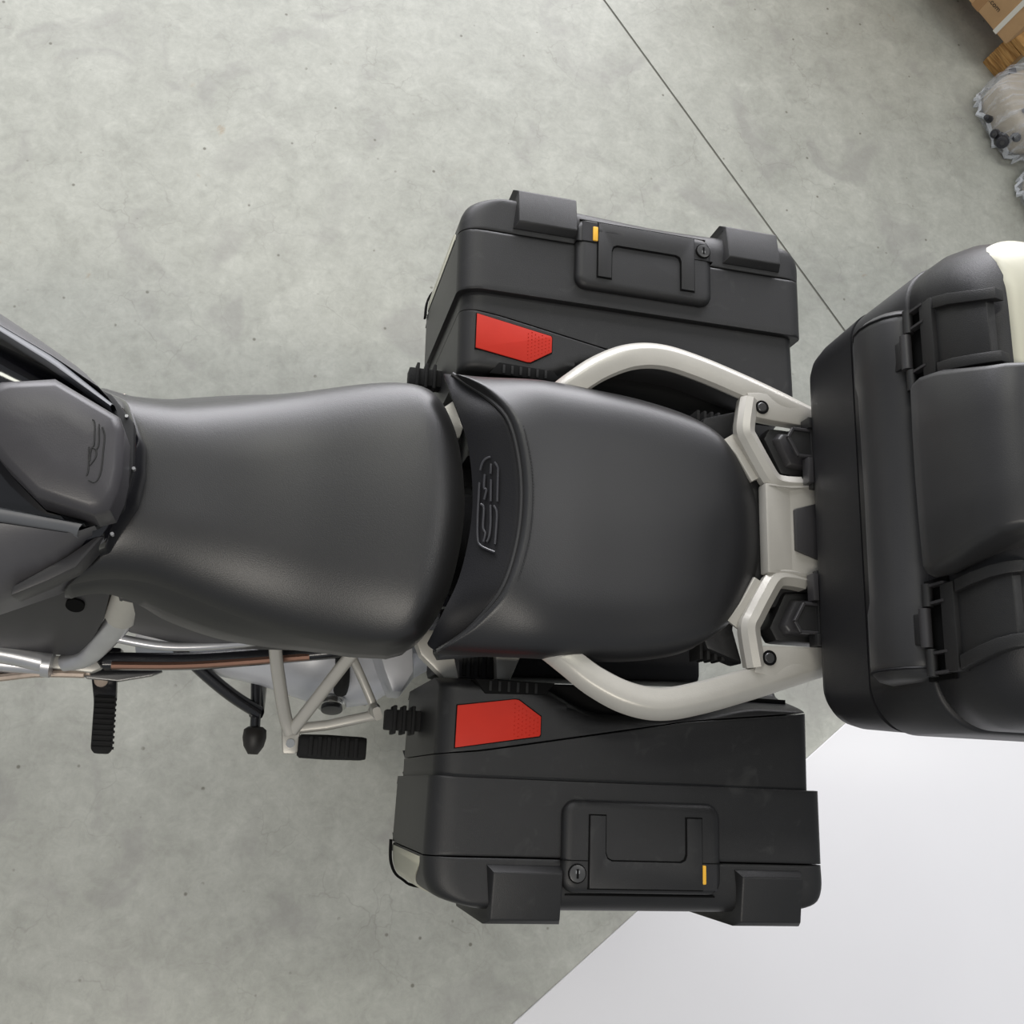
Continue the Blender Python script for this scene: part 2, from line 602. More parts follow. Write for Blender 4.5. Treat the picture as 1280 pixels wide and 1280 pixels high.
def z_rider(x, y):
    t = (x + .26) / .51
    base = .822 - .030 * math.exp(-((x + .03) / .13) ** 2) + .018 * smooth01((x - .02) / .2)
    wy = abs(y) / .19
    return base - .012 * wy ** 2 - .018 * smooth01((-.17 - x) / .09) * wy


sk_k = lambda x, y: 1 - .62 * smooth01((-.12 - x) / .12)


def flare(x, y):
    if x > .19 or (x < -.185 and abs(y) < .12):
        return .003
    return .006 + .026 * smooth01((.10 - x) / .2) * sk_k(x, y) ** 1.6


seat = pad(fr, re, left, right, z_rider, .022, .055, .115, .115,
           [(lambda x, y: flare(x, y) * .30, lambda x, y: -.012 * sk_k(x, y), False), (lambda x, y: flare(x, y) * .72, lambda x, y: -.038 * sk_k(x, y), False),
            (flare, lambda x, y: -.072 * sk_k(x, y), False), (lambda x, y: flare(x, y) - .012, lambda x, y: -.080 * sk_k(x, y), False)],
           n=44, m=44, H=(.045, .060, .072, .072), emax=.93).build('rider_seat', 'vinyl', bike, smooth=75)
# welt and stitches along the front edge of the rider seat
path = [(x - .002, y, z_rider(x, y) - .045) for x, y in fr[8:-8]]
Geo().tube(path, .0035, 8).build('welt', 'riser', seat)
st = Geo()
for i, p in enumerate(resample([(x + .004, y, z_rider(x, y) - .026) for x, y in fr], [.12 + .76 * k / 60 for k in range(61)])):
    st.box(p.x - .0012, p.x + .0012, p.y - .0016, p.y + .0016, p.z - .002, p.z + .0025)
o = st.build('stitching', 'thread', seat)
o['kind'] = 'stuff'

# passenger seat ---------------------------------------------------
seam_half = [(.223, .198), (.245, .183), (.268, .162), (.297, .118), (.313, .06), (.318, .0)]
side_p = [(.223, .198), (.31, .198), (.43, .196), (.50, .191), (.56, .179), (.60, .162)]
rear_p = [(.60, .162), (.638, .130), (.664, .092), (.680, .045), (.683, .0)]
front_p = sm([(x, -y) for x, y in seam_half] + seam_half[-2::-1])
rearc = sm([(x, -y) for x, y in rear_p] + rear_p[-2::-1])
rightp = sm(side_p)
leftp = [(x, -y) for x, y in rightp]


def z_pass(x, y):
    wy = min(1.3, abs(y) / .2)
    z = .892 - .010 * smooth01((x - .33) / .3) - .010 * wy ** 2
    z -= .012 * math.exp(-((x - .47) / .10) ** 2) * (1 - wy ** 2 * .6)
    # front corners hang lower
    z -= .022 * smooth01((abs(y) - .09) / .11) * smooth01((.36 - x) / .12)
    return z


pseat = pad(front_p, rearc, leftp, rightp, z_pass, .010, .06, .115, .115,
            [(.002, -.012, False), (.001, -.022, False), (-.010, -.034, False)], n=44, m=44, H=(.012, .036, .042, .042))
ps = pseat.build('passenger_seat', 'vinyl_grain', bike, smooth=60)
zs = lambda x, y: z_pass(x, y) - .012 - .026 * smooth01((abs(y) - .12) / .075)
# riser panel in front of the passenger seat
bot_half = [(.207, .190), (.222, .156), (.243, .105), (.254, .052), (.258, .0)]
bot = sm([(x, -y) for x, y in bot_half] + bot_half[-2::-1])
K = 40
tsr = [i / K for i in range(K + 1)]
B = resample([(x, y, 0) for x, y in bot], tsr)
T = resample([(x, y, 0) for x, y in front_p], tsr)
rings = []
for k in range(9):
    t = k / 8
    ring = []
    for i in range(K + 1):
        p = B[i].lerp(T[i], t)
        zb, zt = .838, zs(T[i].x, T[i].y) - .001
        bulge = .004 * math.sin(math.pi * t)
        ring.append((p.x - bulge, p.y, zb + (zt - zb) * t))
    rings.append(ring)
rings.insert(0, [(p.x + .006, p.y, .815) for p in B])
rings.append([(p.x + .012, p.y * .99, zs(p.x, p.y) - .006) for p in T])
rs = Geo().loft(rings, closed=False, cap=False)
rs.add([(p.x + .05, p.y * .97, .815) for p in B] + [(p.x + .006, p.y, .815) for p in B],
       [(i, i + 1, K + 2 + i, K + 1 + i) for i in range(K)])
rs = rs.build('seat_riser', 'riser', ps, smooth=60)
pip = [(p.x - .001, p.y, zs(p.x, p.y) + .001) for p in T]
Geo().tube(pip, .0034, 8).build('piping', 'pad', ps)
st = Geo()
for off_ in (.0125,):
    for p in resample([(x + off_, y, 0) for x, y in front_p], [.06 + .88 * k / 90 for k in range(91)]):
        bq = max(0, 1 - max(0, .198 - abs(p.y)) / .115)
        zz = z_pass(p.x, p.y) - .042 * (1 - math.sqrt(max(0, 1 - bq * bq)))
        st.box(p.x - .0010, p.x + .0010, p.y - .0017, p.y + .0017, zz - .004, zz + .0009)
o = st.build('stitching', 'thread', ps)
o['kind'] = 'stuff'
letters = [[(0.28, 0.058, 0.8613), (0.28, 0.052, 0.8613), (0.28, 0.044, 0.8613)],
           [(0.284, 0.06, 0.8651), (0.288, 0.053, 0.8685), (0.289, 0.046, 0.8697), (0.29, 0.004, 0.8691)],
           [(0.281, 0.036, 0.8611), (0.282, 0.005, 0.8611)],
           [(0.273, 0.044, 0.8542), (0.273, 0.025, 0.8539), (0.276, 0.022, 0.856), (0.274, 0.008, 0.8542)],
           [(0.267, 0.033, 0.8485), (0.267, 0.012, 0.8479), (0.267, -0.015, 0.8468), (0.268, -0.045, 0.8462), (0.272, -0.057, 0.8491), (0.289, -0.067, 0.8651)],
           [(0.267, 0.050, 0.85), (0.269, 0.060, 0.8502), (0.273, 0.066, 0.8542), (0.279, 0.068, 0.86)],
           [(0.27, 0.002, 0.8502), (0.274, -0.004, 0.8533), (0.274, -0.031, 0.8525), (0.277, -0.04, 0.8542), (0.275, -0.052, 0.8519)],
           [(0.282, -0.0, 0.8609), (0.283, -0.025, 0.8605), (0.282, -0.044, 0.8588), (0.279, -0.052, 0.8565)],
           [(0.286, -0.001, 0.8651), (0.29, -0.011, 0.868), (0.29, -0.033, 0.8674), (0.289, -0.056, 0.8657)]]


def riser_z(x, y):
    # height of the riser surface above plan point
    best = None
    i = min(range(K + 1), key=lambda k: abs(B[k].y - y) + abs(T[k].y - y))
    t = (x - B[i].x) / (T[i].x - B[i].x)
    return .838 + (zs(T[i].x, T[i].y) - .001 - .838) * t + .003


lt = Geo()
for s_ in letters:
    lt.tube(spline([(x - .003, y, riser_z(x, y) + .0010) for x, y, z in s_], 4), .0017, 8)
o = lt.build('embossed_lettering', 'emboss', rs)
o['label'] = 'two embossed letters on the seat riser'

# tail body below the seats (hidden filler, dark plastic)
Geo().prism([(.285, -.145), (.60, -.135), (.64, -.09), (.64, .09), (.60, .135), (.285, .145)], .70, .825).build('tail_body', 'case', bike, bevel=.012)
Geo().prism([(-.16, -.115), (.20, -.150), (.20, .150), (-.16, .115)], .56, .735).build('seat_base', 'case', bike, bevel=.015)

# fuel tank ----------------------------------------------------------
tfront = [(-.82, -.16), (-.84, 0), (-.82, .16)]
trear = [(-.205, -.098), (-.176, -.04), (-.172, 0), (-.176, .04), (-.205, .098)]
tright = sm([(-.82, .16), (-.6, .19), (-.42, .165), (-.30, .125), (-.205, .098)])
tleft = [(x, -y) for x, y in tright]
tank = pad(tfront, trear, tleft, tright, lambda x, y: .868 + .03 * smooth01((-.2 - x) / .3) - .3 * y * y, .05, .03, .05, .05,
           [(.004, -.05, False), (.006, -.22, False), (-.03, -.30, False)], n=24, m=24, H=.035).build('fuel_tank', 'gloss', bike, smooth=60)
cov = [(-.36, .02), (-.352, .048), (-.330, .066), (-.272, .078), (-.194, .039), (-.186, .022), (-.181, -.03), (-.183, -.055), (-.189, -.077), (-.206, -.084), (-.270, -.069), (-.314, -.031)]
cx_, cy_ = -.25, 0.0
shr = lambda k: [(cx_ + (x - cx_) * k, cy_ + (y - cy_) * k) for x, y in cov]
cg = Geo()
lv = [(1.0, .880, 0), (1.0, .930, 0), (.99, .9355, 0), (.97, .938, 0), (.88, .943, 0), (.83, .9450, 0), (.3, .9465, 0)]
cg.loft([[(x, y, z) for x, y in shr(k)] for k, z, _ in lv])
cover = cg.build('tank_cover', 'satin_cover', bike, smooth=30)
tl = [[(-0.222, 0.029), (-0.219, 0.025), (-0.216, 0.0), (-0.218, -0.005)],
      [(-0.214, 0.024), (-0.211, 0.001), (-0.213, -0.007), (-0.218, -0.006), (-0.218, -0.022)],
      [(-0.21, 0.021), (-0.206, 0.011), (-0.205, -0.006), (-0.204, -0.03), (-0.206, -0.042), (-0.21, -0.047), (-0.216, -0.045)],
      [(-0.221, -0.005), (-0.218, -0.032), (-0.219, -0.04)],
      [(-0.213, -0.007), (-0.212, -0.016), (-0.217, -0.027)]]


def cover_z(x, y):
    # the cover falls slightly towards its rim
    k = 0.3
    for step in range(72):
        kk = 0.3 + step * 0.01
        poly = shr(kk)
        inside = False
        for i in range(len(poly)):
            (xa, ya), (xb, yb) = poly[i], poly[i - 1]
            if (ya > y) != (yb > y) and x < (xb - xa) * (y - ya) / (yb - ya) + xa:
                inside = not inside
        if inside:
            k = kk
            break
        k = kk
    for (ka, za, _), (kb, zb, _) in zip(lv[1:], lv[2:]):
        if kb <= k <= ka:
            return za + (zb - za) * (ka - k) / (ka - kb)
    return .9465


lt = Geo()
for s_ in tl:
    lt.tube(spline([(x, y, cover_z(x, y) + .0004) for x, y in s_], 4), .0009, 6)
o = lt.build('embossed_lettering', 'print', cover)
o['label'] = 'two letters moulded into the tank cover'
Geo().prism([(-.240, -.085), (-.212, -.083), (-.186, -.055), (-.180, 0), (-.186, .055), (-.218, .090), (-.245, .100), (-.27, .06), (-.27, -.06)], .84, .872).build('tank_gap_shade', 'thread', bike, bevel=.004)  # matte black filler added to make the gap behind the tank dark
# screws in the dark gap between tank and seat
for x, y in ((-.183, -.005), (-.197, -.090), (-.200, .062)):
    Geo().cyl((x + .004, y, .868), (0, 0, 1), .0022, .008, 8).build('screw', 'alu', tank)


def side_panel(name, inner, outer, zi, zo, m):
    n = 24
    ts_ = [i / n for i in range(n + 1)]
    I = resample([(x, y, 0) for x, y in inner], ts_)
    O = resample([(x, y, 0) for x, y in outer], ts_)
    rings = []
    for t, dz in ((0, -.02), (0, 0), (.15, .004), (.5, .004), (.85, -.004), (1, -.012), (1.03, -.05), (1.0, -.12)):
        ring = []
        for a, b in zip(I, O):
            p = a.lerp(b, t)
            ring.append((p.x, p.y, zi + (zo - zi) * min(t, 1) + dz))
        rings.append(ring)
    return Geo().loft(rings, closed=False, cap=False).add([], []).build(name, m, bike, smooth=50)


# right-hand shroud (satin grey with a brushed strip and a gloss inlay)
side_panel('tank_shroud', [(-.56, .245), (-.365, .160), (-.285, .121), (-.226, .087), (-.208, .066)],
           [(-.56, .300), (-.385, .205), (-.318, .167), (-.262, .132), (-.226, .092)], .893, .835, 'satin')
side_panel('shroud_strip', [(-.56, .234), (-.362, .147), (-.288, .108), (-.212, .062)],
           [(-.56, .246), (-.364, .161), (-.284, .122), (-.210, .070)], .900, .896, 'strip')
# left-hand shroud
side_panel('tank_shroud', [(-.60, -.10), (-.42, -.092), (-.315, -.093), (-.236, -.098), (-.211, -.086)],
           [(-.60, -.30), (-.42, -.215), (-.335, -.175), (-.262, -.140), (-.222, -.092)], .893, .838, 'satin')
side_panel('shroud_strip', [(-.60, -.075), (-.42, -.074), (-.315, -.076), (-.222, -.086)],
           [(-.60, -.099), (-.42, -.092), (-.315, -.093), (-.230, -.099)], .900, .897, 'strip')
Geo().prism([(-.245, -.118), (-.215, -.090), (-.205, -.088), (-.232, -.130), (-.262, -.150), (-.300, -.172), (-.300, -.160)], .80, .852).build('shroud_lip', 'satin_dark', bike, bevel=.004)

# grab rails ----------------------------------------------------------
rail_pts = [(.33, .150, .800), (.37, .178, .826), (.40, .202, .842), (.435, .228, .852), (.478, .248, .860), (.525, .254, .864), (.58, .243, .868), (.65, .221, .872), (.71, .200, .874), (.76, .183, .872), (.84, .160, .868)]
rail_prof = [(-.021, -.010), (-.024, -.002), (-.021, .006), (-.010, .0085), (.004, .0095), (.009, .008), (.019, -.002), (.0225, -.009), (.017, -.016), (-.010, -.016)]
for s in (1, -1):
    p = spline([(x, y * s, z) for x, y, z in rail_pts], 8)
    prof = [(-a * s, b) for a, b in rail_prof]
    o = Geo().sweep(p, prof, scale=[.80 + .14 * smooth01(i / 40) for i in range(len(p))]).build('grab_rail', 'silver', bike, smooth=32)

# luggage rack
rk = Geo()
rk.prism([(.672, -.066), (.712, -.066), (.712, .066), (.672, .066)], .868, .892)
rk.prism([(.712, -.066), (.765, -.075), (.765, .075), (.712, .066)], .862, .892, top=[(.712, -.066), (.765, -.072), (.765, .072), (.712, .066)])
rack = rk.build('luggage_rack', 'silver', bike, bevel=.004)
Geo().prism([(.716, -.030), (.760, -.045), (.760, .045), (.716, .030)], .880, .8945).build('rack_inset', 'satin_dark', rack, bevel=.002)
arm_prof = [(-.013, -.014), (-.014, .000), (-.008, .008), (.002, .011), (.013, .004), (.014, -.014)]
for s in (1, -1):
    p = spline([(.735, .070, .880), (.706, .068, .882), (.688, .073, .883), (.672, .097, .883), (.655, .128, .882), (.648, .143, .882), (.651, .166, .880), (.658, .196, .876)], 4)
    p = [(x, y * s, z) for x, y, z in p]
    Geo().sweep(p, [(a * s, b) for a, b in arm_prof]).build('rack_arm', 'silver', rack, smooth=35)
    # corner gusset with recessed bolt
    Geo(s).prism([(.652, .205), (.664, .168), (.690, .166), (.775, .163), (.775, .186), (.70, .212)], .860, .882).build('rack_gusset', 'silver', rack, bevel=.003)
    Geo(s).cyl((.675, .184, .8825), (0, 0, 1), .0105, .0012, 20).build('bolt_recess', 'case_gap', rack)
    Geo(s).cyl((.675, .184, .8835), (0, 0, 1), .0075, .0012, 16, .006).build('bolt', 'lock', rack)
    # hexagonal rubber mount seen through the rack
    Geo(s).prism([(.682, .140), (.692, .158), (.768, .158), (.768, .084), (.708, .088)], .835, .872).build('rack_buffer', 'case', rack, bevel=.006)
    Geo(s).prism([(.694, .138), (.702, .150), (.768, .150), (.768, .094), (.714, .098)], .872, .884, top=[(.700, .137), (.707, .146), (.768, .146), (.768, .098), (.718, .102)]).build('rack_buffer', 'satin_dark', rack, bevel=.003)
    # dark filler between seat and rack arms
    Geo(s).prism([(.57, .10), (.60, .172), (.655, .190), (.640, .140), (.672, .08)], .80, .845).build('tail_trim', 'case', bike, bevel=.006)
    Geo(s).sweep([(.630, .138, .862), (.646, .115, .868), (.668, .075, .872)], rrect(.020, .008, .002)).build('rack_brace', 'silver', rack)
    for k in range(4):
        Geo(s).box(.592 + k * .011, .597 + k * .011, .145, .186, .80, .838).build('rubber_rib', 'rubber', bike, bevel=.0015)
# lower rack frame under the top case
Geo().prism([(.66, -.11), (1.02, -.10), (1.02, .10), (.66, .11)], .83, .862).build('rack_base', 'case', rack, bevel=.006)

# subframe brackets, fairing panels and running gear on both sides -----
for s in (1, -1):
    G = lambda: Geo(s)
    D = 0.0 if s < 0 else .095      # the right-hand pegs are folded in
    # silver pannier brackets under the passenger seat
    G().prism([(.205, .150), (.262, .150), (.280, .219), (.258, .219), (.222, .188)], .660, .690).build('pannier_bracket', 'silver', bike, bevel=.004)
    G().prism([(.332, .150), (.385, .150), (.358, .216), (.337, .216)], .655, .685).build('pannier_bracket', 'silver', bike, bevel=.004)
    o = G().prism([(.279, .130), (.338, .130), (.338, .214), (.284, .216)], .590, .668).build('bracket_cover', 'case', bike, bevel=.004)
    for k in range(4):
        G().box(.288 + k * .012, .293 + k * .012, .160, .212, .664, .676).build('rib', 'rubber', o, bevel=.001)
    G().prism([(.26, .10), (.70, .10), (.70, .190), (.26, .205)], .50, .60).build('inner_tail_shield', 'case', bike, bevel=.01)
    # side panel below the tank, with a black disc as the shade in its round hole
    pv = [(-.62, .12, .74), (-.24, .118, .715), (-.212, .135, .690), (-.225, .160, .62), (-.262, .203, .515), (-.40, .205, .50), (-.62, .20, .50)]
    pn = len(pv)
    o = G().add(pv + [(x, y - .03, z - .01) for x, y, z in pv], [tuple(range(pn)), tuple(range(pn, 2 * pn))] + [(i, (i + 1) % pn, pn + (i + 1) % pn, pn + i) for i in range(pn)]).build('side_panel', 'satin_dark', bike, bevel=.004)
    G().cyl((-.259, .1465, .662), (0, .75, .55), .0125, .004, 20).build('hole_shade_disc', 'case_gap', o)
    # rear side cover and silver subframe tube
    cv = [(-.20, .14, .70), (.04, .165, .70), (.05, .186, .62), (-.10, .187, .575), (-.195, .172, .59)]
    pn = len(cv)
    G().add(cv + [(x, y - .03, z) for x, y, z in cv], [tuple(range(pn)), tuple(range(pn, 2 * pn))] + [(i, (i + 1) % pn, pn + (i + 1) % pn, pn + i) for i in range(pn)]).build('side_cover', 'satin_dark', bike, bevel=.004)
    G().sweep(spline([(-.215, .178, .57), (-.14, .186, .575), (-.05, .180, .60), (.06, .165, .66)], 6), rrect(.013, .018, .005)).build('subframe_tube', 'alu', bike)
    # black frame rail with its brown reflection added as a coloured tube
    G().sweep(spline([(-.235, .205, .49), (-.10, .197, .50), (.06, .176, .52), (.14, .165, .54)], 6), rrect(.026, .03, .008)).build('frame_rail', 'blackmetal', bike)
    G().tube(spline([(-.222, .212, .506), (-.10, .204, .512), (.07, .182, .532)], 8), .006, 8).build('rail_reflection', 'rail_sheen', bike)
    # main frame casting: leg, junction and tubes
    fl_ = G().sweep(spline([(-.190, .128, .67), (-.207, .156, .60), (-.240, .188, .54), (-.262, .205, .512), (-.292, .212, .495)], 6), rrect(.040, .036, .016), up=(0, .6, .8),
                    scale=[1.0 - .35 * smooth01(i / 24) for i in range(25)]).build('frame_leg', 'alu', bike, smooth=50)
    G().tube([(-.203, .150, .617), (-.186, .122, .685)], .024, 14).build('leg_collar', 'silver', fl_)
    G().tube(spline([(-.66, .20, .50), (-.45, .200, .50), (-.375, .203, .505), (-.308, .214, .505)], 5), .0165, 14).build('frame_tube', 'alu', bike)
    G().tube([(-.62, .214, .47), (-.40, .216, .475), (-.31, .219, .48)], .0135, 12).build('frame_tube', 'alu', bike)
    G().tube([(-.318, .2155, .505), (-.306, .2165, .505)], .020, 14).build('tube_collar', 'alu', bike)
    G().prism([(-.335, .203), (-.250, .200), (-.236, .216), (-.250, .224), (-.335, .220)], .478, .500).build('frame_node', 'silver', bike, bevel=.004)
    G().tube(spline([(-.55, .258, .46), (-.40, .240, .47), (-.33, .229, .48), (-.262, .226, .485)], 5), .006, 8).build('hose', 'hose', bike)
    G().tube(spline([(-.55, .250, .45), (-.40, .231, .46), (-.33, .224, .47), (-.255, .222, .475)], 5), .005, 8).build('hose', 'hose', bike)
    P = lambda: Shift(s, D)
    # rider foot peg
    P().prism([(-.284, .206), (-.163, .198), (-.158, .206), (-.175, .214), (-.225, .226), (-.275, .224)], .372, .388).build('heel_guard', 'blackmetal', bike, bevel=.003)
    P().box(-.268, -.228, .170, .222, .335, .375).build('peg_bracket', 'blackmetal', bike, bevel=.004)
    fp = P().prism([(-.275, .212), (-.234, .212), (-.230, .250), (-.236, .300), (-.258, .300), (-.266, .250)], .322, .340).build('foot_peg', 'blackmetal', bike, bevel=.004)
    P().prism([(-.264, .246), (-.231, .246), (-.226, .333), (-.231, .340), (-.252, .340), (-.258, .333)], .328, .348).build('peg_rubber', 'rubber', fp, bevel=.004)
    for k in range(10):
        P().box(-.262 + k * .0006, -.2275 + k * .0006, .250 + k * .0087, .2545 + k * .0087, .346, .351).build('tread_rib', 'rubber', fp, bevel=.001)
    P().cyl((-.257, .222, .336), (0, 0, 1), .011, .008, 16).build('pivot_bolt', 'hose', fp)
    # passenger peg hanger
    hp = rrect(.017, .022, .006)
    h1 = P().sweep(spline([(.012, .150, .60), (.020, .195, .56), (.040, .268, .51), (.052, .298, .495)], 6), rrect(.020, .024, .007)).build('peg_hanger', 'silver', bike)
    P().sweep([(.150, .155, .60), (.122, .194, .565), (.056, .294, .498)], rrect(.020, .02, .006)).build('hanger_strut', 'silver', h1)
    P().sweep(spline([(.120, .170, .59), (.140, .194, .565), (.172, .250, .548), (.174, .260, .556), (.177, .268, .584)], 6), rrect(.012, .02, .004)).build('hanger_strut', 'silver', h1)
    P().sweep([(.058, .292, .492), (.110, .284, .495), (.182, .266, .530)], rrect(.016, .018, .005)).build('hanger_strut', 'silver', h1)
    P().prism([(.038, .284), (.066, .284), (.070, .325), (.062, .331), (.044, .331)], .478, .500).build('hanger_lug', 'silver', h1, bevel=.004)
    P().cyl((.054, .315, .499), (0, 0, 1), .0068, .004, 16).build('bolt', 'chrome', h1)
    pp = P().loft([[(x, .318 + a, .492 + b) for a, b in rrect(.036 * k, .034 * k, .010 * k)] for x, k in ((.066, .8), (.070, 1), (.11, 1.06), (.165, 1), (.172, .92))]).build('passenger_peg', 'rubber', bike, smooth=50)
    for k in range(6):
        P().box(.082 + k * .014, .088 + k * .014, .303, .333, .505, .514).build('tread_rib', 'rubber', pp, bevel=.0015)
    # centre stand leg, tang and rubber tip
    G().tube(spline([(-.14, .165, .44), (-.095, .203, .42), (-.045, .238, .40), (.002, .263, .38)], 5), .011, 10).build('stand_strut', 'blackmetal', bike)
    G().tube([(.0, .15, .36), (-.002, .262, .36), (.0, .10, .008)], .013, 10).build('stand_leg', 'blackmetal', bike)

# the tang that sticks out on the left of the centre stand
tg = Geo().tube([(-.010, -.19, .372), (-.003, -.262, .372), (-.001, -.300, .372)], .0085, 12).build('stand_tang', 'blackmetal', bike)
Geo().loft([[(-.001 + a, y, .372 + b) for a, b in circ(r, 16)] for y, r in ((-.286, .012), (-.291, .0185), (-.304, .0195), (-.318, .0165), (-.331, .008))]).build('tang_tip', 'brownrub', tg, smooth=60)

# swingarm / final drive housing on the left
sw = Geo()
sw.loft([[(x, y + a, z + b) for a, b in circ(ry, 20, rz)] for x, y, ry, z, rz in
         ((-.20, -.135, .050, .40, .055), (-.10, -.145, .058, .39, .06), (.0, -.150, .068, .38, .065), (.08, -.150, .090, .37, .075),
          (.14, -.145, .102, .36, .085), (.19, -.145, .092, .35, .085), (.235, -.13, .075, .34, .08), (.29, -.12, .05, .33, .07))])
swing = sw.build('swingarm', 'alu_paint', bike, smooth=60)
Geo().cyl((.120, -.238, .395), (0, -.9, .35), .024, .012, 24).build('filler_ring', 'chrome', swing, bevel=.002)
Geo().cyl((.120, -.248, .399), (0, -.9, .35), .018, .008, 24).build('filler_plug', 'lock', swing, bevel=.002)
Geo().prism([(.165, -.14), (.24, -.14), (.25, -.196), (.225, -.232), (.205, -.232), (.185, -.19)], .44, .50, top=[(.175, -.14), (.235, -.14), (.240, -.192), (.222, -.226), (.208, -.226), (.192, -.19)]).build('torque_arm', 'alu_paint', bike, bevel=.004)
Geo().tube(spline([(.125, -.16, .47), (.130, -.205, .455), (.130, -.224, .43)], 5), .012, 10).build('drive_boot', 'rubber', bike)

# rear wheel
wc = Vector((.33, 0, .335))
prof = [(.07, .235), (.078, .265), (.078, .300), (.060, .325), (.03, .335), (0, .3365), (-.03, .335), (-.060, .325), (-.078, .300), (-.078, .265), (-.07, .235)]
NW = 48
rings = [[(wc.x + r * math.cos(2 * math.pi * k / NW), y, wc.z + r * math.sin(2 * math.pi * k / NW)) for y, r in prof] for k in range(NW)]
wheel = Geo().loft(rings + [rings[0]], closed=True, cap=False).build('rear_tyre', 'rubber', bike, smooth=50)
rprof = [(.072, .238), (.060, .215), (-.060, .215), (-.072, .238)]
rings = [[(wc.x + r * math.cos(2 * math.pi * k / NW), y, wc.z + r * math.sin(2 * math.pi * k / NW)) for y, r in rprof] for k in range(NW)]
Geo().loft(rings + [rings[0]], closed=True, cap=False).build('rim', 'blackmetal', wheel, smooth=50)
Geo().cyl((wc.x, -.06, wc.z), (0, 1, 0), .05, .12, 24).build('hub', 'blackmetal', wheel)
for k in range(10):
    a = 2 * math.pi * k / 10
    Geo().sweep([(wc.x + .04 * math.cos(a), 0, wc.z + .04 * math.sin(a)), (wc.x + .22 * math.cos(a), 0, wc.z + .22 * math.sin(a))], rrect(.02, .016, .004), up=(0, 1, 0)).build('spoke', 'blackmetal', wheel)
# engine and gearbox mass, hidden under tank and seat
Geo().prism([(-.75, -.15), (-.15, -.12), (-.15, .12), (-.75, .15)], .22, .60, top=[(-.72, -.12), (-.17, -.10), (-.17, .10), (-.72, .12)]).build('engine_block', 'blackmetal', bike, bevel=.02)


